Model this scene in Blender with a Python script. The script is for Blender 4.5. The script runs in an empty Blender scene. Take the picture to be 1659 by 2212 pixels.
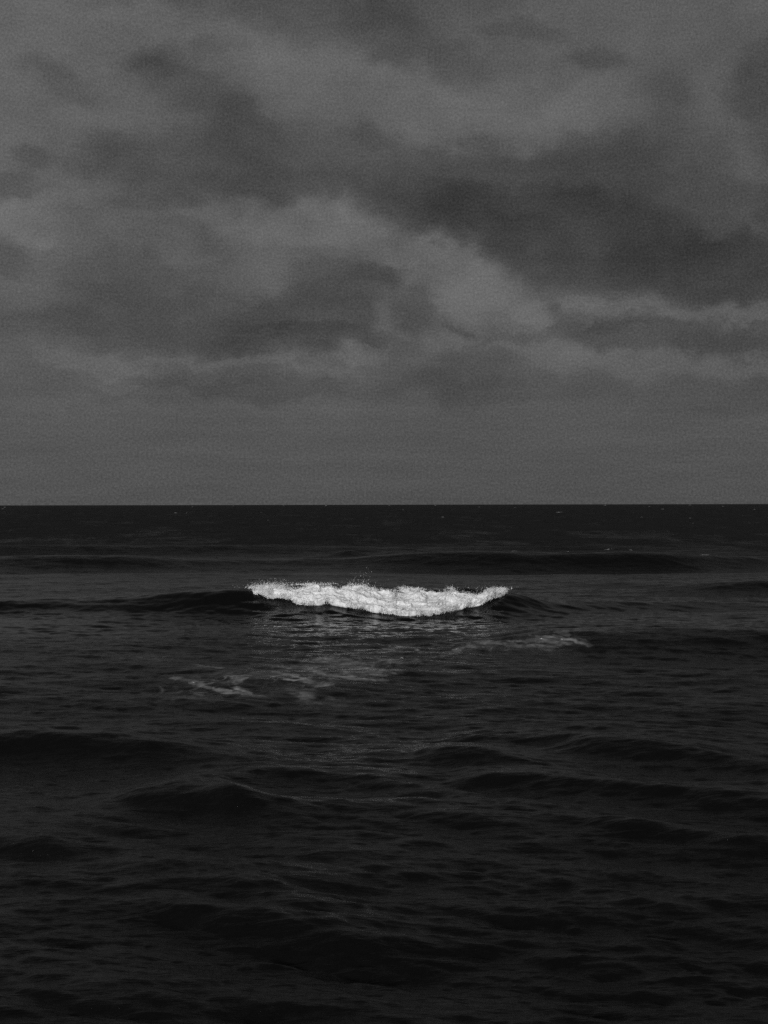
import bpy, math, random
import numpy as np
from mathutils import Vector, noise as mn

rnd = random.Random(7)
rng = np.random.default_rng(11)
scene = bpy.context.scene
C = scene.collection
R = math.radians

# ------------------------------------------------------------------ camera
H_CAM = 3.0
F_PX = 3472.0            # focal length in photo pixels (50 mm on a 36 mm tall frame)
cam_d = bpy.data.cameras.new("camera")
cam = bpy.data.objects.new("camera", cam_d)
C.objects.link(cam)
cam_d.sensor_fit = 'VERTICAL'
cam_d.sensor_height = 36.0
cam_d.lens = 50.0
cam_d.clip_start = 0.1
cam_d.clip_end = 200000.0
PITCH = 18.0 / F_PX
ROLL = 3.4 / 1875.0
cam.location = (0, 0, H_CAM)
from mathutils import Matrix
cam.matrix_world = (Matrix.Translation((0, 0, H_CAM)) @ Matrix.Rotation(math.pi/2 - PITCH, 4, 'X')
                    @ Matrix.Rotation(-ROLL, 4, 'Z'))
scene.camera = cam

# ------------------------------------------------------------------ exposure
scene.view_settings.view_transform = 'Standard'
scene.view_settings.look = 'None'
scene.view_settings.exposure = 0.0
scene.view_settings.gamma = 1.0
scene.render.dither_intensity = 2.0
scene.render.engine = 'CYCLES'
scene.cycles.use_denoising = False
scene.cycles.max_bounces = 6
scene.cycles.sample_clamp_indirect = 0.7
scene.cycles.sample_clamp_direct = 1.2

# ------------------------------------------------------------------ node helpers
class NT:
    def __init__(s, tree):
        s.t = tree; tree.nodes.clear()
    def n(s, typ, **kw):
        nd = s.t.nodes.new(typ)
        for k, v in kw.items(): setattr(nd, k, v)
        return nd
    def l(s, a, b): s.t.links.new(a, b)
    def put(s, v, sock):
        if isinstance(v, bpy.types.NodeSocket): s.l(v, sock)
        else: sock.default_value = v
    def m(s, op, a, b=None, c=None, clamp=False):
        nd = s.n('ShaderNodeMath', operation=op); nd.use_clamp = clamp
        s.put(a, nd.inputs[0])
        if b is not None: s.put(b, nd.inputs[1])
        if c is not None: s.put(c, nd.inputs[2])
        return nd.outputs[0]
    def v(s, op, a, b=None, scale=None):
        nd = s.n('ShaderNodeVectorMath', operation=op)
        s.put(a, nd.inputs[0])
        if b is not None: s.put(b, nd.inputs[1])
        if scale is not None: s.put(scale, nd.inputs['Scale'])
        return nd
    def noise(s, vec, scale, detail=4, rough=0.5, dist=0.0, lac=2.0):
        nd = s.n('ShaderNodeTexNoise'); nd.noise_dimensions = '3D'
        s.l(vec, nd.inputs['Vector'])
        nd.inputs['Scale'].default_value = scale
        nd.inputs['Detail'].default_value = detail
        nd.inputs['Roughness'].default_value = rough
        nd.inputs['Lacunarity'].default_value = lac
        nd.inputs['Distortion'].default_value = dist
        return nd
    def mapping(s, vec, loc=(0,0,0), rot=(0,0,0), sc=(1,1,1), typ='POINT'):
        nd = s.n('ShaderNodeMapping', vector_type=typ)
        s.l(vec, nd.inputs[0])
        nd.inputs['Location'].default_value = loc
        nd.inputs['Rotation'].default_value = rot
        nd.inputs['Scale'].default_value = sc
        return nd.outputs[0]
    def ramp(s, val, a, b, c=0.0, d=1.0, interp='SMOOTHSTEP'):
        nd = s.n('ShaderNodeMapRange', interpolation_type=interp)
        s.put(val, nd.inputs['Value'])
        nd.inputs['From Min'].default_value = a; nd.inputs['From Max'].default_value = b
        nd.inputs['To Min'].default_value = c; nd.inputs['To Max'].default_value = d
        return nd.outputs[0]

SUN_EL, SUN_AZ = R(16), R(195)      # azimuth clockwise from +Y: behind the camera, a little left

# ------------------------------------------------------------------ world: overcast sky
world = bpy.data.worlds.new("World")
scene.world = world
world.use_nodes = True
W = NT(world.node_tree)
tc = W.n('ShaderNodeTexCoord')
sep = W.n('ShaderNodeSeparateXYZ'); W.l(tc.outputs['Generated'], sep.inputs[0])
X, Y, Z = sep.outputs
az = W.m('ARCTAN2', X, Y)
el = W.m('ARCSINE', Z)
comb = W.n('ShaderNodeCombineXYZ'); W.l(az, comb.inputs[0]); W.l(el, comb.inputs[1])
ang = comb.outputs[0]
# domain warp: ragged cloud outlines, drawn out sideways
wn1 = W.noise(W.mapping(ang, (3.1, 1.7, 0), sc=(1, 1.6, 1)), 9.0, 5, 0.55)
wn2 = W.noise(W.mapping(ang, (8.1, 5.7, 2), sc=(1, 1.25, 1)), 30.0, 6, 0.62)
w1 = W.v('SUBTRACT', wn1.outputs['Color'], (0.5, 0.5, 0.5)).outputs[0]
w2 = W.v('SUBTRACT', wn2.outputs['Color'], (0.5, 0.5, 0.5)).outputs[0]
warp = W.v('ADD', W.v('MULTIPLY', w1, (0.070, 0.050, 0)).outputs[0], W.v('MULTIPLY', w2, (0.040, 0.034, 0)).outputs[0]).outputs[0]
ang_w = W.v('ADD', ang, warp).outputs[0]
# cloud masses: photo position (x, y on a 1659 x 2212 sheet), radii, tilt, softness, grey-level change
def P(x, y): return ((x - 829.5) / 3072.0, (1089.5 - y) / 3072.0)
BL = [
 # x, y, rx, ry, rot, soft, amp
 (60, 330, 330, 420, 0, 1.0, +8), (500, 110, 260, 60, -5, .9, +6),
 (700, 10, 420, 75, 0, 0.6, -9), (290, 15, 130, 45, 0, 0.6, -9), (870, 90, 130, 60, -30, 0.6, -9), (990, 165, 80, 45, -30, 0.7, -5),
 (830, 230, 330, 85, -10, 0.6, +12), (1150, 270, 230, 60, 0, .8, +6), (1400, 60, 300, 110, 0, 0.9, +5),
 (1130, 98, 110, 26, -8, 0.6, -9), (1300, 165, 55, 32, -20, 0.6, -9), (1425, 265, 55, 60, -20, 0.6, -7), (1260, 290, 90, 60, 0, .8, +5),
 (1680, 265, 120, 120, -30, 0.3, -15), (1560, 250, 60, 60, 0, 0.7, +5), (1600, 370, 60, 70, 40, .6, +7), (1700, 450, 80, 120, 0, .3, -9),
 (400, 170, 130, 38, 14, 0.6, -9), (150, 228, 75, 38, -20, 0.6, -10), (440, 260, 170, 60, -30, 0.6, -9), (330, 210, 60, 50, 0, .7, -5), (570, 340, 170, 60, -20, 0.6, -8),
 (400, 400, 210, 75, -8, 0.4, -12), (230, 360, 90, 40, 0, .6, -6), (300, 480, 60, 30, 0, .6, -8), (620, 420, 200, 40, 0, .5, -7),
 (115, 375, 42, 24, 0, 0.5, -8), (60, 425, 110, 22, 0, 0.5, -8), (160, 420, 50, 60, -50, .6, +6),
 (1270, 440, 470, 130, -6, 0.5, -11), (1260, 530, 470, 95, -14, 0.3, -11), (1480, 410, 260, 120, -8, 0.8, -5), (1230, 490, 420, 115, -12, .5, -5), (130, 640, 240, 70, 0, .7, -5), (230, 545, 190, 55, -5, .7, -7), (190, 410, 220, 55, 0, .7, -5), (440, 540, 110, 30, -10, .7, -5), (770, 320, 60, 30, 0, .5, -7),
 (1560, 600, 240, 75, -4, 0.22, -8), (1080, 520, 200, 60, -18, .4, -5), (1130, 345, 250, 30, 0, .6, -5), (1500, 480, 130, 50, 0, .8, +4),
 (640, 495, 215, 50, 2, 0.5, +10), (590, 580, 110, 75, -20, 0.6, +6), (770, 455, 65, 25, 0, 0.4, +5), (760, 500, 90, 60, 0, .6, +5),
 (60, 490, 90, 40, 0, 0.7, +9), (85, 522, 34, 11, 0, 0.8, +6), (20, 562, 55, 30, 0, 0.5, -10), (395, 560, 80, 32, -20, 0.5, +6), (270, 520, 60, 30, 0, .5, +5), (60, 640, 70, 40, 0, .6, +6),
 (975, 600, 130, 75, -20, 0.35, +9), (1080, 655, 120, 60, -25, 0.35, +10), (900, 553, 100, 22, -5, 0.4, +7), (1160, 680, 60, 30, -10, .3, +8), (960, 740, 70, 25, 0, .5, +8),
 (730, 620, 130, 58, 12, 0.35, -9), (640, 690, 180, 55, 5, 0.4, -9), (800, 590, 90, 25, 10, .4, -6), (480, 585, 70, 40, -20, .6, -5), (900, 660, 60, 50, 20, 0.4, -10), (1015, 708, 36, 12, -20, .6, -9),
 (330, 680, 310, 72, -4, 0.5, -12), (620, 745, 200, 28, 3, 0.4, -10), (60, 710, 150, 45, 0, 0.6, -8), (830, 690, 50, 35, 20, 0.6, +7), (200, 590, 130, 40, 0, .6, -5),
 (1390, 685, 190, 19, -2, 0.6, +9), (1265, 660, 60, 14, -5, .4, +8), (1210, 678, 16, 18, 0, .5, -9),
 (1400, 732, 220, 38, -3, 0.4, -9), (1330, 705, 70, 18, 15, .3, -6), (1590, 745, 150, 22, 0, .5, -7), (1100, 745, 60, 12, 10, .5, -6), (1620, 700, 80, 18, 0, .4, +7),
 (690, 785, 100, 34, 8, 0.6, +7), (760, 765, 60, 16, -5, 0.4, +8), (200, 800, 120, 38, 0, 0.4, +10), (260, 850, 60, 30, 0, .5, +7), (500, 787, 220, 12, -2, 0.5, +6),
 (1420, 792, 300, 28, 1, 0.6, +6), (1180, 770, 130, 24, -8, 0.6, +7),
 (990, 815, 190, 38, 6, 0.5, -7), (1080, 850, 260, 34, 0, 0.5, -6), (440, 825, 170, 22, 3, 0.5, -5), (600, 840, 180, 20, 0, .5, -5), (1560, 850, 260, 40, 0, 0.7, -5),
 (640, 875, 160, 16, 0, 0.9, +3), (200, 905, 260, 14, 0, .6, +3), 
]
total = None
for (bx, by, rx, ry, rot, soft, amp) in BL:
    cx, cy = P(bx, by)
    src = ang_w
    if total is not None:      # chained so that the shader evaluates one mass after the other
        ma = W.n('ShaderNodeVectorMath', operation='MULTIPLY_ADD')
        W.l(total, ma.inputs[0]); ma.inputs[1].default_value = (0, 0, 1); W.l(ang_w, ma.inputs[2])
        src = ma.outputs[0]
    q = W.mapping(src, (cx, cy, 0), (0, 0, R(rot)), (rx/3072, ry/3072, 1), 'TEXTURE')
    q2 = W.v('MULTIPLY', q, (1, 1, 0)).outputs[0]
    ln = W.v('LENGTH', q2).outputs['Value']
    k = W.ramp(ln, 1.0 + soft*0.8, max(0.0, 1.0 - soft*0.95), 0.0, amp, 'SMOOTHSTEP')
    total = k if total is None else W.m('ADD', total, k)
# free cloud noise: broad, mid, and streaky near the horizon
cn1 = W.noise(W.mapping(ang_w, (0, 0, 1), sc=(1, 2.1, 1)), 7.5, 7, 0.55)
cn2 = W.noise(W.mapping(ang, (0, 0, 7), sc=(1, 1.35, 1)), 32.0, 8, 0.68, 0.3)
cn4 = W.noise(ang, 640.0, 2, 0.9)
cn3 = W.noise(W.mapping(ang, (0, 0, 4), sc=(1, 9.0, 1)), 11.0, 6, 0.55)
lowf = W.ramp(el, 0.03, 0.11)
hi = W.m('MULTIPLY', W.m('SUBTRACT', cn1.outputs['Fac'], 0.5), 26.0)
md = W.m('MULTIPLY', W.m('SUBTRACT', cn2.outputs['Fac'], 0.5), 22.0)
gr = W.m('MULTIPLY', W.m('SUBTRACT', cn4.outputs['Fac'], 0.5), 60.0)
both = W.m('MULTIPLY', W.m('ADD', hi, md), W.m('MULTIPLY_ADD', lowf, 0.85, 0.15))
st = W.m('MULTIPLY', W.m('SUBTRACT', cn3.outputs['Fac'], 0.5), W.m('MULTIPLY_ADD', lowf, -10.0, 18.0))
grey = W.m('ADD', W.m('ADD', W.m('ADD', total, both), st), gr)
base = W.m('ADD', W.ramp(el, 0.0, 0.16, 80.0, 88.0), W.ramp(az, -0.30, 0.30, 2.0, -2.0, 'LINEAR'))
# unseen sky overhead, darkened on purpose to dim the reflections in the sea
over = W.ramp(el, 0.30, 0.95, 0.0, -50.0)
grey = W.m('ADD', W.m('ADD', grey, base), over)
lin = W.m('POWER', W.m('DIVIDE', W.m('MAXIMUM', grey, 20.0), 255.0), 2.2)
sky = W.n('ShaderNodeTexSky')
sky.sky_type = 'NISHITA'; sky.sun_disc = False
sky.sun_elevation = SUN_EL; sky.sun_rotation = SUN_AZ
bw = W.n('ShaderNodeRGBToBW'); W.l(sky.outputs[0], bw.inputs[0])
bgA = W.n('ShaderNodeBackground'); W.l(bw.outputs[0], bgA.inputs[0]); bgA.inputs[1].default_value = 0.05
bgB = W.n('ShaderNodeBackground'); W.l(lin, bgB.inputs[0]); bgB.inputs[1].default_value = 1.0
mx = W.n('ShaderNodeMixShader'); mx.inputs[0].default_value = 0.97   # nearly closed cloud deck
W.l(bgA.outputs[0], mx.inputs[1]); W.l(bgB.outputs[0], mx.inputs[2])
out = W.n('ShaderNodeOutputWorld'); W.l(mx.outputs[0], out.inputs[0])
world.cycles.sampling_method = 'MANUAL'
world.cycles.sample_map_resolution = 1024

# ------------------------------------------------------------------ sun (breaking through behind the photographer)
sd = bpy.data.lights.new("sun", 'SUN'); sd.energy = 3.9; sd.angle = R(14); sd.color = (1.0, 1.0, 1.0)
sun = bpy.data.objects.new("sun", sd); C.objects.link(sun)
sdir = Vector((math.sin(SUN_AZ)*math.cos(SUN_EL), math.cos(SUN_AZ)*math.cos(SUN_EL), math.sin(SUN_EL)))
sun.rotation_euler = (-sdir).to_track_quat('-Z', 'Y').to_euler()
sun.location = (-20, -40, 40)

# ------------------------------------------------------------------ object helpers
def mesh_obj(name, V, F, mat, parent=None, smooth=True, **props):
    V = np.asarray(V, dtype=np.float32); F = np.asarray(F, dtype=np.int32)
    me = bpy.data.meshes.new(name)
    n, k = F.shape
    me.vertices.add(len(V)); me.vertices.foreach_set('co', V.ravel())
    me.loops.add(n*k); me.loops.foreach_set('vertex_index', F.ravel())
    me.polygons.add(n); me.polygons.foreach_set('loop_start', np.arange(0, n*k, k, dtype=np.int32))
    me.polygons.foreach_set('loop_total', np.full(n, k, dtype=np.int32))
    me.polygons.foreach_set('use_smooth', np.full(n, smooth))
    me.update(calc_edges=True)
    me.materials.append(mat)
    o = bpy.data.objects.new(name, me); C.objects.link(o)
    if parent: o.parent = parent
    for a, b in props.items(): o[a] = b
    return o
def attr(o, name, vals):
    a = o.data.attributes.new(name, 'FLOAT', 'POINT')
    a.data.foreach_set('value', np.asarray(vals, dtype=np.float32))

# ------------------------------------------------------------------ the sea surface as a function
def ocean_tile(L, N, seed, wl_peak, wl_max, wl_min, rms, ang0, spread):
    g = np.random.default_rng(seed)
    k1 = np.fft.fftfreq(N, 1.0/N) * 2*np.pi/L
    kx, ky = np.meshgrid(k1, k1, indexing='xy')
    k = np.hypot(kx, ky); k[0, 0] = 1
    kp = 2*np.pi/wl_peak
    c = np.cos(np.arctan2(ky, kx) - ang0)
    D = np.abs(c)**spread * np.where(c > 0, 1.0, 0.25) + 0.012
    S = k**-4.0 * np.exp(-(kp/k)**2) * D
    S[(k < 2*np.pi/wl_max) | (k > 2*np.pi/wl_min)] = 0; S[0, 0] = 0
    a = np.sqrt(S) * (g.standard_normal((N, N)) + 1j*g.standard_normal((N, N)))
    h = np.fft.ifft2(a)
    s = rms / np.std(h.real)
    dx = np.fft.ifft2(1j*kx/k*a).real * s
    dy = np.fft.ifft2(1j*ky/k*a).real * s
    return np.stack([h.real*s, dx, dy], -1).astype(np.float32), L, N
def samp(tile, x, y, rot):
    T, L, N = tile
    c, s = math.cos(rot), math.sin(rot)
    u = (c*x + s*y)/L*N; v = (-s*x + c*y)/L*N
    i = np.floor(u).astype(np.int64); j = np.floor(v).astype(np.int64)
    fu = (u - i)[..., None].astype(np.float32); fv = (v - j)[..., None].astype(np.float32)
    i %= N; j %= N; i2 = (i+1) % N; j2 = (j+1) % N
    r = (T[j, i]*(1-fu) + T[j, i2]*fu)*(1-fv) + (T[j2, i]*(1-fu) + T[j2, i2]*fu)*fv
    return r[..., 0], c*r[..., 1] - s*r[..., 2], s*r[..., 1] + c*r[..., 2]

DIR = R(-72)    # waves travel towards the camera and a little to the right
T_long = ocean_tile(211.0, 1024, 3, 22.0, 45.0, 1.2, 0.085, DIR, 7)
T_mid = ocean_tile(53.0, 2048, 5, 3.8, 8.0, 0.12, 0.028, DIR, 10.0)
T_fine = ocean_tile(14.3, 1024, 9, 0.9, 1.8, 0.05, 0.0140, DIR, 7.0)

# crest lines of the swells: (list of (x, y, height)), width in front, width behind, trough depth
SW = [
 # the breaking wave
 ([(-16,40.2,.36),(-10.7,40.2,.42),(-7,39.8,.50),(-4.6,39.4,.68),(-3.6,39.3,.72),(-1,39.0,.74),(0,39.0,.70),(1,39.0,.72),(2.6,39.2,.70),(3.6,39.5,.54),(5,40.2,.26),(8,41.2,.22),(14,42,.15)], 1.25, 3.4, .08),
 # swell behind it, tall to the right
 ([(-22,68.5,.35),(-18,68,.50),(-13,68,.52),(-9,68.5,.35),(-3,69,.40),(1.1,68,.62),(3.5,67.5,.74),(5.8,67,.80),(8.8,67,.78),(11,67,.87),(12.4,67,.84),(14,67.3,.74),(16.5,68,.56),(24,71,.3)], 1.7, 4.5, .20),
 ([(-30,90,.40),(-22,88,.50),(-14,88,.50),(-8,89,.45),(0,92,.20),(8,95,.12)], 2.0, 6, .1),
 ([(-6,80,.0),(-3.5,80,.1),(-2,80,.42),(-.6,80.5,.1),(2,81,.0)], 1.6, 3, .0),
 ([(8,49,.0),(10.5,48.8,.22),(12.6,48.5,.40),(16,48.3,.42),(22,49,.3)], 1.2, 3.5, .08),
 ([(0,31.4,.02),(1.8,30.9,.10),(3.2,30.4,.22),(5,30.1,.27),(8,30.2,.26),(14,31,.2)], 0.95, 2.6, .10),
 # nearer swells
 ([(-7,17.9,.24),(-4.9,17.5,.28),(-3.4,17.35,.27),(-2.7,17.1,.20),(-1.8,16.9,.10),(-.8,16.7,.02)], .55, 1.4, .07),
 ([(-3.1,14.3,.03),(-2.4,14.25,.15),(-2.0,14.2,.22),(-1.55,14.0,.21),(-1.1,13.7,.09),(-.4,13.3,.02)], .50, .9, .05),
 ([(-2.6,15.4,.02),(-1.9,15.3,.12),(-1.3,15.5,.13),(-.6,15.5,.10),(.1,15.2,.07),(.6,14.9,.03)], .45, .9, .05),
 ([(.2,16.7,.03),(.75,16.6,.15),(1.1,16.5,.16),(1.6,16.2,.08),(2.4,15.8,.02)], .42, .8, .03),
 ([(.6,18.2,.02),(1.3,18.1,.14),(2.0,17.9,.15),(2.6,17.5,.09),(3.4,17.2,.02)], .42, .9, .03),
 ([(1.8,17.4,.02),(2.7,17.1,.17),(3.5,16.6,.18),(4.4,16.0,.14),(6,15.4,.06)], .48, 1.0, .04),
 ([(.7,15.4,.03),(1.2,15.1,.12),(2.2,14.6,.14),(3.2,14.0,.13),(4.2,13.4,.10),(6,12.6,.05)], .38, .8, .03),
 ([(.5,13.9,.02),(1.2,13.5,.07),(2.2,12.9,.10),(3.2,12.3,.10),(5,11.6,.04)], .34, .7, .03),
 ([(-.4,13.6,.02),(.1,13.6,.06),(.6,13.4,.07),(1.1,12.9,.05),(1.8,12.4,.02)], .38, .7, .03),
 ([(-2.3,11.1,.03),(-1.8,11.05,.09),(-1.2,10.9,.10),(-.6,10.5,.07),(.2,10.1,.02)], .30, .6, .02),
 ([(-2.0,10.4,.02),(-1.5,10.3,.07),(-.9,10.05,.08),(-.2,9.7,.06),(.6,9.3,.02)], .28, .5, .02),
 ([(-3.6,12.4,.06),(-2.9,12.2,.09),(-2.2,11.9,.04),(-1.4,11.6,.0)], .3, .6, .02),
]
def pchip(xs, x0, f0):  # smooth interpolation through control points
    x0 = np.asarray(x0, float); f0 = np.asarray(f0, float)
    d = np.diff(f0)/np.diff(x0); m = np.zeros_like(f0)
    m[1:-1] = np.where(d[:-1]*d[1:] > 0, 2*d[:-1]*d[1:]/(d[:-1]+d[1:]+1e-12), 0)
    i = np.clip(np.searchsorted(x0, xs) - 1, 0, len(x0)-2)
    h = x0[i+1]-x0[i]; t = np.clip((xs-x0[i])/h, 0, 1)
    return ((2*t**3-3*t**2+1)*f0[i] + (t**3-2*t**2+t)*h*m[i] + (-2*t**3+3*t**2)*f0[i+1] + (t**3-t**2)*h*m[i+1])
def swells(x, y):
    z = np.zeros_like(x)
    for pts, wf, wb, tr in SW:
        p = np.array(pts, float)
        ys = p[:, 1]
        sel = (y > ys.min()-6*wf-4) & (y < ys.max()+4*wb)
        if not sel.any(): continue
        xx, yy = x[sel], y[sel]
        yc = pchip(xx, p[:, 0], p[:, 1]); A = pchip(xx, p[:, 0], p[:, 2])*(.98 if ys.max() < 25 else 1.0)
        L = max(1.0, .35*(p[-1, 0]-p[0, 0]))
        A = A*np.exp(-(np.maximum(0, p[0, 0]-xx)/L)**2)*np.exp(-(np.maximum(0, xx-p[-1, 0])/L)**2)
        t = yy - yc
        prof = np.where(t < 0, 1/(1+(np.abs(t)/wf)**2.6)**1.5, np.exp(-(np.abs(t)/wb)**1.35))
        trough = tr*np.exp(-((t+2.4*wf)/(1.3*wf))**2)
        z[sel] += A*prof - trough*np.clip(A/p[:, 2].max(), 0, 1)
    return z
def surf(x, y):
    """rest position -> displaced sea surface point"""
    r = np.hypot(x, y)
    h1, ax, ay = samp(T_long, x, y, 0.06)
    h2, bx, by = samp(T_mid, x+17, y+5, -0.62)
    h3, cx, cy = samp(T_fine, x, y, -0.50)
    m1 = 0.55 + 1.35*np.clip((r-70)/160, 0, 1)
    m2 = 1 - 0.30*np.exp(-((y-52)/20)**2) - 0.35*np.exp(-((y-36)/7)**2)
    m2 = m2*(0.85+0.3*np.clip((r-150)/400, 0, 1))
    f3 = (1+.3*np.exp(-((y-36)/5)**2))*np.clip((90-r)/50, 0, 1)*(0.75 + 0.35*np.clip((14-r)/8, 0, 1))
    z = m1*h1 + m2*h2 + f3*h3 + swells(x, y)
    q = 0.8
    X = x - q*(m1*ax + m2*bx + .5*f3*cx); Yy = y - q*(m1*ay + m2*by + .5*f3*cy)
    return X, Yy, z

# ------------------------------------------------------------------ materials
def water_material():
    m = bpy.data.materials.new("sea_water"); m.use_nodes = True
    N = NT(m.node_tree)
    tc = N.n('ShaderNodeTexCoord'); geo = N.n('ShaderNodeNewGeometry')
    pos = tc.outputs['Object']
    flat = N.v('MULTIPLY', pos, (1, 1, 0)).outputs[0]
    dist = N.v('LENGTH', flat).outputs['Value']
    # wind ripples, longer across the wind than along it
    a = N.noise(N.mapping(pos, (0, 0, 0), (0, 0, R(14)), (0.38, 1.9, 1)), 13.0, 6, 0.64, 0.5)
    b = N.noise(N.mapping(pos, (4, 2, 0), (0, 0, R(-22)), (0.42, 1.6, 1)), 4.6, 6, 0.6, 0.6)
    c = N.noise(N.mapping(pos, (9, 1, 0), (0, 0, R(8)), (0.5, 1.3, 1)), 0.9, 7, 0.62, 0.5)
    gust = N.noise(N.mapping(pos, (2, 7, 0), (0, 0, R(-10)), (0.5, 1.0, 1)), 0.30, 3, 0.5, 0.5)
    gs = N.ramp(gust.outputs['Fac'], 0.35, 0.65, 0.45, 1.25)
    bump1 = N.n('ShaderNodeBump'); N.put(N.m('MULTIPLY', gs, 0.8), bump1.inputs['Strength']); bump1.inputs['Distance'].default_value = 0.0125
    N.l(a.outputs['Fac'], bump1.inputs['Height'])
    bump2 = N.n('ShaderNodeBump'); N.put(N.ramp(dist, 26, 60, 0.75, 0.5), bump2.inputs['Strength']); bump2.inputs['Distance'].default_value = 0.030
    N.l(b.outputs['Fac'], bump2.inputs['Height']); N.l(bump1.outputs[0], bump2.inputs['Normal'])
    bump3 = N.n('ShaderNodeBump'); N.put(N.ramp(dist, 42, 170, 0.05, 1.0), bump3.inputs['Strength']); bump3.inputs['Distance'].default_value = 1.8
    N.l(c.outputs['Fac'], bump3.inputs['Height']); N.l(bump2.outputs[0], bump3.inputs['Normal'])
    sepp = N.n('ShaderNodeSeparateXYZ'); N.l(pos, sepp.inputs[0])
    slick = N.m('ABSOLUTE', N.m('SUBTRACT', sepp.outputs[1], 36.3))
    slick = N.ramp(slick, 1.4, 5.0, 0.12, 1.0)          # smooth water drawn up in front of the breaker
    for bn in (bump1, bump2):
        old = bn.inputs['Strength'].links[0].from_socket
        N.put(N.m('MULTIPLY', old, slick), bn.inputs['Strength'])
    rough = N.ramp(dist, 40, 170, 0.07, 0.80, 'LINEAR')
    rough = N.m('ADD', rough, N.ramp(dist, 27, 34, .12, .0))
    # patches and streaks of rougher, wind-ruffled water far out
    ruf = N.noise(N.mapping(pos, (0, 0, 0), (0, 0, R(4)), (2.6, .55, 1)), 0.045, 9, 0.72, 0.3)
    rv = N.m('MULTIPLY', N.ramp(ruf.outputs['Fac'], .38, .62, -1.0, 1.0), N.ramp(dist, 60, 160, .0, .38))
    rough = N.m('ADD', rough, rv, clamp=True)
    bs = N.n('ShaderNodeBsdfPrincipled')
    bs.inputs['Base Color'].default_value = (0.0035, 0.0035, 0.0035, 1)
    bs.inputs['IOR'].default_value = 1.295
    N.l(rough, bs.inputs['Roughness'])
    N.l(bump3.outputs[0], bs.inputs['Normal'])
    o = N.n('ShaderNodeOutputMaterial'); N.l(bs.outputs[0], o.inputs[0])
    return m
def foam_material(name="white_foam", thin=None, alb=0.86):
    m = bpy.data.materials.new(name); m.use_nodes = True
    N = NT(m.node_tree)
    tc = N.n('ShaderNodeTexCoord')
    pos = tc.outputs['Object']
    n1 = N.noise(pos, 5.0, 7, 0.6, 0.3)
    n2 = N.noise(pos, 38.0, 5, 0.6)
    colv = N.ramp(n1.outputs['Fac'], 0.3, 0.62, alb*0.70, alb)
    cr = N.n('ShaderNodeCombineColor')
    for i in range(3): N.l(colv, cr.inputs[i])
    bump = N.n('ShaderNodeBump'); bump.inputs['Strength'].default_value = 0.3; bump.inputs['Distance'].default_value = 0.03
    N.l(n2.outputs['Fac'], bump.inputs['Height'])
    d = N.n('ShaderNodeBsdfDiffuse'); N.l(cr.outputs[0], d.inputs[0]); N.l(bump.outputs[0], d.inputs['Normal'])
    tr = N.n('ShaderNodeBsdfTranslucent'); N.l(cr.outputs[0], tr.inputs[0])
    mx = N.n('ShaderNodeMixShader'); mx.inputs[0].default_value = 0.32
    N.l(d.outputs[0], mx.inputs[1]); N.l(tr.outputs[0], mx.inputs[2])
    res = mx.outputs[0]
    if thin:
        at = N.n('ShaderNodeAttribute'); at.attribute_name = 'cover'
        tp = N.n('ShaderNodeBsdfTransparent')
        m2 = N.n('ShaderNodeMixShader')
        N.put(N.m('MULTIPLY', at.outputs['Fac'], thin, clamp=True), m2.inputs[0])
        N.l(tp.outputs[0], m2.inputs[1]); N.l(res, m2.inputs[2]); res = m2.outputs[0]
    o = N.n('ShaderNodeOutputMaterial'); N.l(res, o.inputs[0])
    return m
M_water = water_material()
M_foam = foam_material()
M_thin = foam_material("thin_foam", thin=1.0)

# ------------------------------------------------------------------ the sea: one sheet to the horizon
rs = [0.6]
while rs[-1] < 5.5: rs.append(rs[-1]*1.02)
while rs[-1] < 110: rs.append(rs[-1]*1.0021)
while rs[-1] < 60000: rs.append(rs[-1]*(1.0021 + 0.006*min(1, math.log(rs[-1]/110)/3)))
rs = np.array(rs)
A0 = R(17.5)
th = list(np.arange(-A0, A0, 0.0012))
st, t = 0.0012, A0
side = []
while t < math.pi:
    side.append(t); st = min(st*1.03, 0.03); t += st
th = np.array([-s for s in reversed(side)] + th + side)
TH, RR = np.meshgrid(th, rs)
sx, sy, sz = surf(RR*np.sin(TH), RR*np.cos(TH))
nr, nt_ = RR.shape
idx = np.arange(nr*nt_).reshape(nr, nt_)
F = np.stack([idx[:-1, :-1], idx[:-1, 1:], idx[1:, 1:], idx[1:, :-1]], -1).reshape(-1, 4)
F = np.concatenate([F, np.stack([idx[:-1, -1], idx[:-1, 0], idx[1:, 0], idx[1:, -1]], -1)])
sea = mesh_obj("sea", np.stack([sx, sy, sz], -1).reshape(-1, 3), F[:, ::-1], M_water, kind='structure', label="dark rippled sea running to the horizon")
del sx, sy, sz, F, idx, TH, RR

# ------------------------------------------------------------------ finding where on the sea a photo point lies
def row_of(x, y, z):   # photo row and column of a world point
    return 1232 + F_PX*(H_CAM - z)/y - (x/y*F_PX)*ROLL, 937.5 + F_PX*x/y
def place(px, py, d0=None):
    """rest coordinates of the first sea point met by the ray through photo pixel px, py"""
    d_max = F_PX*(H_CAM+.3)/max(2.0, py-1232) * 1.02
    d_min = F_PX*(H_CAM-1.1)/max(2.0, py-1232)
    ys = np.linspace(d_min, d_max, 800)
    xs = (px-937.5)/F_PX*ys
    X_, Y_, Z_ = surf(xs, ys)
    zr = H_CAM - ((py-1232) + (px-937.5)*ROLL)/F_PX*Y_
    hit = np.nonzero(Z_ >= zr)[0]
    i = hit[0] if len(hit) else len(ys)-1
    return xs[i], ys[i]

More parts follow.
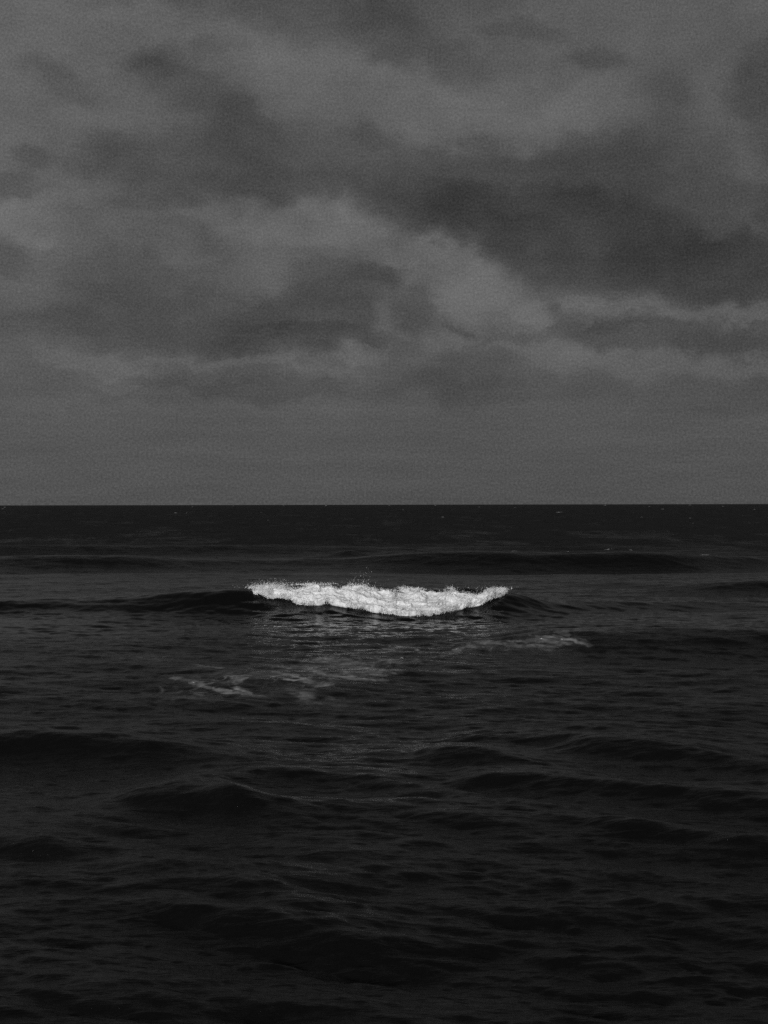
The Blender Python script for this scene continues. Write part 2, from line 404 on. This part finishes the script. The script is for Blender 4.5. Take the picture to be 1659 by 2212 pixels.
# ------------------------------------------------------------------ numpy noise
def vnoise(x, y, z=0.0, seed=0):
    x = np.asarray(x, float); y = np.asarray(y, float); z = np.broadcast_to(np.asarray(z, float), x.shape)
    def hsh(i, j, k):
        n = (i*374761393 + j*668265263 + k*2147483647 + seed*1274126177) & 0xffffffff
        n = ((n ^ (n >> 13))*1274126177) & 0xffffffff
        n = ((n ^ (n >> 16))*2246822519) & 0xffffffff
        return ((n ^ (n >> 15)) & 0xffffff)/float(0xffffff)
    i, j, k = (np.floor(a).astype(np.int64) for a in (x, y, z))
    fx, fy, fz = x-i, y-j, z-k
    fx, fy, fz = (f*f*(3-2*f) for f in (fx, fy, fz))
    r = 0
    for a in (0, 1):
        for b in (0, 1):
            for c in (0, 1):
                r = r + hsh(i+a, j+b, k+c)*(fx if a else 1-fx)*(fy if b else 1-fy)*(fz if c else 1-fz)
    return r
def fbm(x, y, z=0.0, oct=5, gain=0.5, seed=0, billow=False):
    s, a, t = 0, 1.0, 0
    for o in range(oct):
        v = vnoise(x, y, z, seed+o*17)
        if billow: v = 1-np.abs(2*v-1)
        s = s + a*v; t += a; a *= gain
        x, y, z = x*2.03+5.1, y*2.03+1.7, z*2.03+9.2
    return s/t

def sm_(a, b, x):
    t = np.clip((x-a)/(b-a), 0, 1); return t*t*(3-2*t)
sm = sm_
# unit blob for froth and droplets
def ico():
    p = (1+5**.5)/2
    v = np.array([(-1,p,0),(1,p,0),(-1,-p,0),(1,-p,0),(0,-1,p),(0,1,p),(0,-1,-p),(0,1,-p),(p,0,-1),(p,0,1),(-p,0,-1),(-p,0,1)], float)
    f = np.array([(0,11,5),(0,5,1),(0,1,7),(0,7,10),(0,10,11),(1,5,9),(5,11,4),(11,10,2),(10,7,6),(7,1,8),(3,9,4),(3,4,2),(3,2,6),(3,6,8),(3,8,9),(4,9,5),(2,4,11),(6,2,10),(8,6,7),(9,8,1)])
    return v/np.linalg.norm(v[0]), f
IV, IF = ico()
def blobs(cent, rad, g=rng, squash=0.35):
    cent = np.asarray(cent, float); n = len(cent)
    sc = np.asarray(rad)[:, None, None]*(1+squash*(g.random((n, 1, 3))-.5)*2)
    jit = 1+0.25*(g.random((n, 12, 1))-.5)
    V = cent[:, None, :] + IV[None]*sc*jit
    Fc = IF[None] + (np.arange(n)*12)[:, None, None]
    return V.reshape(-1, 3), Fc.reshape(-1, 3)

# ------------------------------------------------------------------ the breaking wave: white water tumbling down its front
bw_root = bpy.data.objects.new("breaking_wave", None); C.objects.link(bw_root)
bw_root.location = (0, 38.6, 0)
bw_root['label'] = "bright white foaming crest of the breaking wave in the middle of the dark sea"
bw_root['category'] = "wave"
OFF = np.array([0, 38.6, 0])
# photo outline of the white water: column, top row, bottom row
OUT = np.array([(606,1432,1440),(625,1436,1456),(650,1431,1463),(680,1436,1463),(705,1437,1466),(725,1432,1477),(745,1428,1480),(765,1425,1480),(800,1426,1477),(840,1428,1484),(870,1430,1491),
  (900,1434,1495),(930,1439,1499),(950,1436,1502),(965,1433,1504),(1000,1434,1505),(1040,1439,1507),(1060,1440,1506),(1080,1437,1502),(1100,1437,1496),(1125,1444,1489),(1150,1446,1484),(1175,1443,1480),(1190,1435,1474),(1208,1433,1463),(1222,1434,1460),(1234,1434,1451),(1246,1437,1443)], float)
nu, nv = 760, 170
pxs = np.linspace(616, 1238, nu)
top = np.interp(pxs, OUT[:, 0], OUT[:, 1]); bot = np.interp(pxs, OUT[:, 0], OUT[:, 2])
BX = np.zeros((nu, nv)); BY = np.zeros((nu, nv))
for i, px in enumerate(pxs):
    x0, yb = place(px, bot[i]+1)
    x1, yt = place(px, max(top[i]+9, 1441))
    yt = max(yt, yb+0.25)+0.35
    v = np.linspace(0, 1, nv)
    BY[i] = yb + (yt-yb)*v; BX[i] = x0 + (x1-x0)*v
# smooth the lines a little along the crest
ker = np.ones(15)/15
for A_ in (BX, BY):
    for j in range(nv):
        A_[:, j] = np.convolve(np.pad(A_[:, j], 7, mode='edge'), ker, 'valid')
sx, sy, sz = surf(BX, BY)
U, Vv = np.meshgrid(np.linspace(0, 1, nu), np.linspace(0, 1, nv), indexing='ij')
pxm = 616 + U*622
big = fbm(sx*2.4, Vv*3.4, 0, 4, .5, 3, True)
mid = fbm(sx*6, Vv*9, 0, 4, .5, 21, True)
fine = fbm(sx*24, Vv*34, 0, 3, .6, 41)
edge = np.minimum(np.minimum(Vv/0.16, 1), np.minimum((1-Vv)/0.16, 1))
edge = np.clip(edge, 0, 1)**.6
tip = np.clip((pxm-606)/90, 0.12, 1)*np.clip((1250-pxm)/45, .25, 1)
thick = edge*tip*(0.02 + 0.36*big**1.5 + 0.07*mid + 0.015*fine)
nx, ny, nz = 0.15*(mid-.5), -0.62, 0.78
FX, FY, FZ = sx + nx*thick, sy + ny*thick, sz + nz*thick*0.45 + 0.01
# raise or lower the lip so that its ragged top follows the crest seen in the photo
rowv = 1232 + F_PX*(H_CAM-FZ)/FY
top_now = np.convolve(np.pad(rowv.min(1), 12, mode='edge'), np.ones(25)/25, 'valid')
lip_s = ((top_now - top - 4)/F_PX*39.3)[:, None] + (fbm(sx*3.1, 0*sx, 8, 3, .5, 191)-.5)*.20
lip_n = (fbm(sx*8, Vv*8, 4, 4, .6, 91)-.5)*.22
FZ = FZ + lip_s*np.clip((Vv-.35)/.4, 0, 1)**1.3 + lip_n*np.clip((Vv-.72)/.25, 0, 1)
body = np.clip(np.minimum(Vv/.22, (1-Vv)/.10), 0, 1)
dens = body**.7*(.15+tip)*1.3 + (fbm(sx*4.5, Vv*4, 0, 5, .62, 77)-.5)*2.9 - 0.02
dens -= np.clip((705-pxm)/95, 0, 1)*.95 + np.clip((pxm-1120)/130, 0, 1)*.30
# hollow in the sheet left of the main plume
dens -= .55*np.exp(-((pxm-948)/22)**2 - ((Vv-.85)/.25)**2) 
cover = sm_(0.0, .65, dens)
keep = cover > 0.01
idx = np.arange(nu*nv).reshape(nu, nv)
q = np.stack([idx[:-1, :-1], idx[1:, :-1], idx[1:, 1:], idx[:-1, 1:]], -1)
kq = keep[:-1, :-1] & keep[1:, :-1] & keep[1:, 1:] & keep[:-1, 1:]
ww = mesh_obj("whitewater", np.stack([FX, FY, FZ], -1).reshape(-1, 3)-OFF, q[kq], M_thin, bw_root)
attr(ww, 'cover', cover.ravel())
# froth: fine drops and bubbles, thickest where the sheet is torn
w = np.clip(dens+.45, 0, .9)*(.015 + 1.7*np.clip(1-cover, 0, 1))*(.3+1.4*(fbm(sx*6, Vv*6, 2, 4, .6, 55) > .5))
w = (w*np.clip(edge*3, .15, 1)).ravel()
n = 50000
pick = rng.choice(nu*nv, n, p=w/w.sum())
base = np.stack([FX.ravel()[pick], FY.ravel()[pick], FZ.ravel()[pick]], -1)
lift = np.abs(rng.normal(0, .03, n))*(0.4+tip.ravel()[pick])
cent = base + np.stack([rng.normal(0, .02, n), -0.6*lift + rng.normal(0, .02, n), 0.8*lift], -1)
rad = np.clip(rng.lognormal(math.log(.0052), .40, n), .003, .016)
V_, F_ = blobs(cent-OFF, rad)
mesh_obj("froth", V_, F_, M_foam, bw_root, kind='stuff')
# spray thrown up from the lip, in ragged plumes
cs, rr_ = [], []
def plume(px, n, hgt, spr, r0=.0075):
    n = int(n*1.6)
    i = int(np.clip((px-616)/622*(nu-1), 0, nu-1))
    b = np.array([(px-937.5)/F_PX*sy[i, -30], sy[i, -30], FZ[i].max()])
    h = np.abs(rng.exponential(hgt, n)); h = np.minimum(h, hgt*4)
    cs.append(b + np.stack([rng.normal(0, spr, n)*(1+h/hgt*.3), rng.normal(0, .12, n), h-.05], -1))
    rr_.append(np.clip(rng.lognormal(math.log(r0), .35, n), .004, .022)*np.clip(1.1-h/(hgt*5), .4, 1))
for px, n_, hg, sp in [(655,900,.055,.14),(668,700,.07,.12),(690,500,.05,.15),(635,400,.04,.12),(650,300,.03,.2),(870,60,.06,.08),(880,50,.10,.10),(890,20,.10,.06),(905,12,.09,.10),
                       (760,260,.03,.3),(820,160,.03,.3),(960,160,.03,.2),(990,80,.05,.06),(1020,60,.04,.10),(1090,100,.03,.2),(1190,140,.035,.15),(1225,120,.03,.12),(950,40,.04,.05),(560+300,30,.05,.1)]:
    plume(px, n_, hg, sp)
for k in range(60):       # thrown bits along the whole lip
    plume(rng.uniform(640, 1235), 26, rng.uniform(.015, .05), rng.uniform(.03, .10), .0065)
for k, (dx, dz) in enumerate([(895,1386),(899,1389),(901,1397),(903,1408),(888,1402),(892,1398),(907,1396)]):
    cs.append(np.array([[(dx-937.5)/F_PX*39.2, 39.2, H_CAM-(dz-1232)/F_PX*39.2]])); rr_.append(np.array([.0065]))
V_, F_ = blobs(np.concatenate(cs)-OFF, np.concatenate(rr_))
mesh_obj("spray", V_, F_, M_foam, bw_root, kind='stuff')

# ------------------------------------------------------------------ foam patches lying on the water
def foam_sheet(name, label, cat, px0, px1, py0, py1, fun, nx_, ny_, off=0.022, group=None):
    """a skin of foam draped on the sea over a photo region; fun(px, py, x, y) -> density"""
    ua = np.linspace(px0, px1, nx_); ya = []
    yn = F_PX*H_CAM/(py1-1232); yf = F_PX*H_CAM/(py0-1232)
    Yr = np.linspace(yn, yf, ny_)
    YY, PP = np.meshgrid(Yr, ua)
    XX = (PP-937.5)/F_PX*YY
    a, b, c = surf(XX, YY)
    row, col = row_of(a, b, c)
    d = fun(col, row, a, b)
    idx = np.arange(nx_*ny_).reshape(nx_, ny_)
    q = np.stack([idx[:-1, :-1], idx[1:, :-1], idx[1:, 1:], idx[:-1, 1:]], -1)
    ok = d > 0.0008
    kq = ok[:-1, :-1] | ok[1:, :-1] | ok[1:, 1:] | ok[:-1, 1:]
    q = q[kq]
    used = np.unique(q); remap = np.full(nx_*ny_, -1); remap[used] = np.arange(len(used))
    V_ = np.stack([a, b, c+off], -1).reshape(-1, 3)[used]
    org = V_.mean(0); org[2] = 0
    o = mesh_obj(name, V_-org, remap[q], M_thin, label=label, category=cat)
    o.location = org
    if group: o['group'] = group
    attr(o, 'cover', np.clip(d.reshape(-1)[used], 0, 1))
    return o
def cells(x, y, seed):
    """distance to the nearest cell border of a random cellular pattern"""
    xi, yi = np.floor(x).astype(np.int64), np.floor(y).astype(np.int64)
    g = np.random.default_rng(seed); T = g.random((64, 64, 2))
    f1 = np.full(x.shape, 9.0); f2 = np.full(x.shape, 9.0)
    for i in (-1, 0, 1):
        for j in (-1, 0, 1):
            p = T[(xi+i) % 64, (yi+j) % 64]
            d = np.hypot(xi+i+p[..., 0]-x, yi+j+p[..., 1]-y)
            f2 = np.minimum(f2, np.maximum(f1, d)); f1 = np.minimum(f1, d)
    return f2 - f1
def lace(x, y, s, seed, stretch=1.0):
    """drawn-out cellular foam: pale veins of uneven width round dark open cells"""
    wx = fbm(x*s*.9, y*s*.7, 0, 4, .55, seed)-.5; wy = fbm(x*s*.9, y*s*.7, 5, 4, .55, seed+3)-.5
    X_ = x*s + wx*2.0; Y_ = y*s/stretch + wy*2.0
    wid = .07 + .55*fbm(x*s*.5, y*s*.4, 2, 3, .5, seed+7)**2
    v = sm(wid, .0, cells(X_, Y_, seed))
    v2 = sm(.16, .0, cells(X_*2.3+7, Y_*2.3, seed+1))
    brk = sm(.36, .62, fbm(x*s*.8, y*s*.6, 9, 4, .55, seed+31))
    return (v*.9 + v2*.25)*(.25 + .9*brk)
def strands(px, py, x, y, lines, seed):
    """ribbons of foam along hand-laid lines: (points, half width, strength), broken up by noise"""
    wx = (fbm(x*1.6, y*1.1, 1, 4, .55, seed)-.5)*44; wy = (fbm(x*1.6, y*1.1, 6, 4, .55, seed+5)-.5)*15
    wx = wx + (fbm(x*6, y*4, 2, 3, .6, seed+70)-.5)*34; wy = wy + (fbm(x*6, y*4, 7, 3, .6, seed+75)-.5)*11
    X_, Y_ = px+wx, (py+wy)*3.0
    tot = np.zeros(px.shape)
    for pts, w, a in lines:
        best = np.full(px.shape, 1e9)
        for (x0, y0), (x1, y1) in zip(pts[:-1], pts[1:]):
            y0 *= 3.0; y1 *= 3.0
            L2 = (x1-x0)**2+(y1-y0)**2
            t = np.clip(((X_-x0)*(x1-x0)+(Y_-y0)*(y1-y0))/L2, 0, 1)
            best = np.minimum(best, np.hypot(X_-x0-t*(x1-x0), Y_-y0-t*(y1-y0)))
        tot = np.maximum(tot, a*sm(1.25, .25, best/w))
    brk = sm(.30, .60, fbm(x*2.3, y*1.6, 9, 5, .6, seed+11)); b2 = sm(.38, .58, fbm(x*8, y*3.2, 3, 4, .6, seed+13))
    return tot*(.22+.85*brk)*(.55+.6*b2)
def q4(*p): return [(a/1.765, 1500+b/1.765) for a, b in p]
def q5(*p): return [(935+a/1.765, 1500+b/1.765) for a, b in p]
LEFT = [(q4((740,283),(840,295),(900,314),(970,338),(1040,347),(1120,357)), 13, .8), (q4((1000,320),(1060,335),(1080,350)), 12, 1.0),
        (q4((930,262),(1000,258),(1050,268),(1015,298)), 15, .7), (q4((1090,262),(1140,250),(1200,256),(1175,275)), 12, .6),
        (q4((1180,272),(1215,258),(1270,270),(1300,290),(1230,292)), 10, .9), (q4((1300,290),(1350,305),(1420,312)), 12, .6),
        (q4((1330,232),(1400,262),(1500,282),(1640,292)), 15, .6), (q4((1380,205),(1450,212),(1560,225),(1590,250)), 26, .75), (q4((1540,250),(1660,262)), 20, .5),
        (q4((1240,322),(1330,345),(1340,372),(1260,350)), 16, .5), (q4((815,238),(870,232),(945,236)), 10, .45), (q4((1420,372),(1560,368)), 18, .3),
        (q4((1650,205),(1740,215),(1800,210)), 14, .4), (q4((1300,385),(1480,395)), 14, .25), (q4((1130,225),(1260,232),(1330,240)), 12, .35)]
MIDDLE = [(q5((250,182),(310,155),(400,146)), 12, .5), (q5((20,158),(60,152)), 9, .6), (q5((80,150),(130,153),(155,166)), 9, .8),]
RIGHT = [(q5((430,130),(520,118),(620,116),(700,106),(780,112),(885,146)), 13, .9), (q5((630,92),(700,100),(730,106)), 9, .8), (q5((770,78),(860,72),(960,82)), 9, .5),
         (q5((500,128),(570,138),(650,142),(730,150)), 15, .6), 
         (q5((660,118),(720,124),(760,135)), 18, .7), (q5((760,100),(800,118),(850,130)), 10, .5)]
def patch_fun(cx, cy, rx, ry, rot, s, seed, amp, tight=1.0):
    c, sn = math.cos(R(rot)), math.sin(R(rot))
    def f(px, py, x, y):
        u = ((px-cx)*c+(py-cy)*sn)/rx; v = (-(px-cx)*sn+(py-cy)*c)/ry
        e = sm(1.35, .55, np.hypot(u, v)+(fbm(x*1.1, y*.5, 0, 4, .5, seed+50)-.5)*.9)
        return amp*e*(lace(x, y, s, seed, 1.5)*1.25 + .03*e + .14*sm(.58, .8, fbm(x*.9, y*.5, 3, 4, .5, seed+60)))
    return f
lf = patch_fun(700, 1660, 290, 44, -8, 1.6, 5, .12)
foam_sheet("foam_patch", "grey lace of old foam drifting left of centre, in front of the breaking wave", "foam",
           340, 1100, 1575, 1750, lambda px, py, x, y: 0.27*strands(px, py, x, y, LEFT, 5) + lf(px, py, x, y), 760, 520)
rf = patch_fun(1310, 1568, 190, 26, -2, 2.2, 15, .07)
foam_sheet("foam_patch", "thin foam streak trailing off the crest of the low wave right of centre", "foam",
           925, 1560, 1530, 1625, lambda px, py, x, y: .23*strands(px, py, x, y, RIGHT, 15) + rf(px, py, x, y), 640, 380)
mf = patch_fun(960, 1612, 220, 34, -9, 2.1, 25, .09)
foam_sheet("foam_patch", "faint swirl of thin foam between the two brighter foam patches", "foam",
           740, 1220, 1560, 1690, lambda px, py, x, y: .25*strands(px, py, x, y, MIDDLE, 25) + mf(px, py, x, y), 480, 340)
foam_sheet("foam_patch", "pale wisp of foam on the water at the left, nearer than the breaking wave", "foam",
           200, 480, 1575, 1640, patch_fun(330, 1603, 110, 13, 0, 1.9, 35, .035), 300, 220)
if 0: foam_sheet("foam_patch", "small faint foam swirl at the right edge, on the back of a near swell", "foam",
           1680, 1900, 1820, 1900, patch_fun(1790, 1855, 90, 14, -5, 2.5, 45, .045), 300, 260)

# ------------------------------------------------------------------ flecks and whitecaps
def fleck_mesh(w, h, dp, seed, n=26):
    g = np.random.default_rng(seed); n = 28; m = 7
    t = np.linspace(-1, 1, n); ph = g.uniform(0, 6, 3)
    hh = h*np.clip(1-np.abs(t)**1.5, .03, 1)*(.25+.75*g.random(n)**1.5)
    cy_ = dp*.5*np.sin(t*3+ph[0]) + g.normal(0, dp*.1, n); off = h*.25*np.sin(t*2.2+ph[1])
    a = np.linspace(0, math.pi, m)
    V_ = np.stack([np.repeat(t*w/2, m), np.repeat(cy_, m)-np.outer(hh*.8, np.cos(a)).ravel(),
                   np.outer(hh, np.sin(a)).ravel()*(1+.4*g.normal(size=n*m)) + np.repeat(off, m)*.3 - h*.08], -1)
    i = np.arange(n*m).reshape(n, m)
    F_ = np.stack([i[:-1, :-1], i[:-1, 1:], i[1:, 1:], i[1:, :-1]], -1).reshape(-1, 4)
    return V_, F_
def fleck(name, label, cat, px, py, wpx, hpx, seed, group, n=26):
    x, y = place(px, py)
    a, b, c = surf(np.array([x]), np.array([y]))
    s = b[0]/F_PX
    V_, F_ = fleck_mesh(wpx*s, hpx*s*.6, hpx*s*3, seed, n)
    o = mesh_obj(name, V_, F_, M_thin, label=label, category=cat, group=group)
    attr(o, 'cover', np.full(len(V_), .16 if name == 'crest_spray' else .5))
    o.location = (a[0], b[0], c[0])
    return o
fleck("foam_fleck", "tiny white fleck above the foam patch left of centre", "foam", 821, 1594, 9, 3, 1, "flecks of foam near the breaking wave")
fleck("foam_fleck", "slanted white fleck in front of the middle of the breaking wave", "foam", 981, 1607, 11, 4, 2, "flecks of foam near the breaking wave")
fleck("foam_fleck", "small white fleck left of the foam streak on the right", "foam", 1120, 1584, 10, 4, 3, "flecks of foam near the breaking wave")
fleck("foam_fleck", "bright curl of foam on the top of the low wave right of centre", "foam", 1325, 1560, 12, 4, 4, "flecks of foam near the breaking wave")
fleck("foam_fleck", "white fleck at the right end of the foam streak", "foam", 1375, 1561, 8, 3, 5, "flecks of foam near the breaking wave")
fleck("foam_fleck", "small white curl on the left tip of the lace of old foam", "foam", 475, 1667, 12, 4, 6, "flecks of foam near the breaking wave")
for k, (px, py, label) in enumerate([(1255, 1346, "tiny spray specks on the far dark swell, above the right end of the breaking wave"),
        (1387, 1347, "single white speck on the middle of the far dark swell's crest"),
        (1490, 1342, "thin spray on the highest point of the far dark swell"),
        (1540, 1343, "white speck just right of the far dark swell's highest point"),
        (1715, 1355, "thin pale streak of foam where the far dark swell runs down to the right")]):
    fleck("crest_spray", label, "foam", px, py, [22, 6, 30, 8, 34][k], [3, 3, 4, 3, 3][k], 30+k, "specks of spray on the far swell", 16)

R2 = [(20,45),(12,53),(780,45),(712,72),(757,72),(945,40),(965,42),(1058,70),(1085,102),(1150,32),(1320,40),(1632,60)]
R3 = [(125,40),(312,40),(490,48),(635,50),(180,60),(1000,40),(1178,48),(820,71),(1343,41),(1475,47),(1605,60),(1343,96),(1115,75),(1150,93),(1352,118),(1230,58),(340,90)]
WC = sorted([(x/1.659, 1210+y/1.659, x) for x, y in R2] + [(875+x/1.659, 1210+y/1.659, x) for x, y in R3])
ORD = ["first","second","third","fourth","fifth","sixth","seventh","eighth","ninth","tenth","eleventh","twelfth","thirteenth","fourteenth","fifteenth","sixteenth","seventeenth","eighteenth","nineteenth","twentieth"]
rows = {"close": [w_ for w_ in WC if w_[1] < 1240.5], "far": [w_ for w_ in WC if w_[1] >= 1240.5]}
for kind, lst in rows.items():
    for k, (px, py, sx_) in enumerate(lst):
        dd = F_PX*H_CAM/max(py-1232.3, 2.6)
        s = dd/F_PX
        wp = 30 if (sx_ == 820) else rnd.uniform(5, 10)
        V_, F_ = fleck_mesh(wp*s, rnd.uniform(.7, 1.7)*s, 1.5*s, 100+k, 22)
        X0 = (px-937.5)/F_PX*dd
        a, b, c = surf(np.array([X0]), np.array([dd]))
        lab = (f"white whitecap right under the horizon, {ORD[k]} from the left in that row" if kind == "close"
               else f"small whitecap on the dark water below the horizon row, {ORD[k]} from the left")
        o = mesh_obj("whitecap", V_, F_, M_thin, label=lab, category="whitecap", group="distant whitecaps")
        attr(o, 'cover', np.full(len(V_), rnd.uniform(.12, .35)))
        o.location = (a[0], b[0], max(c[0], .12))
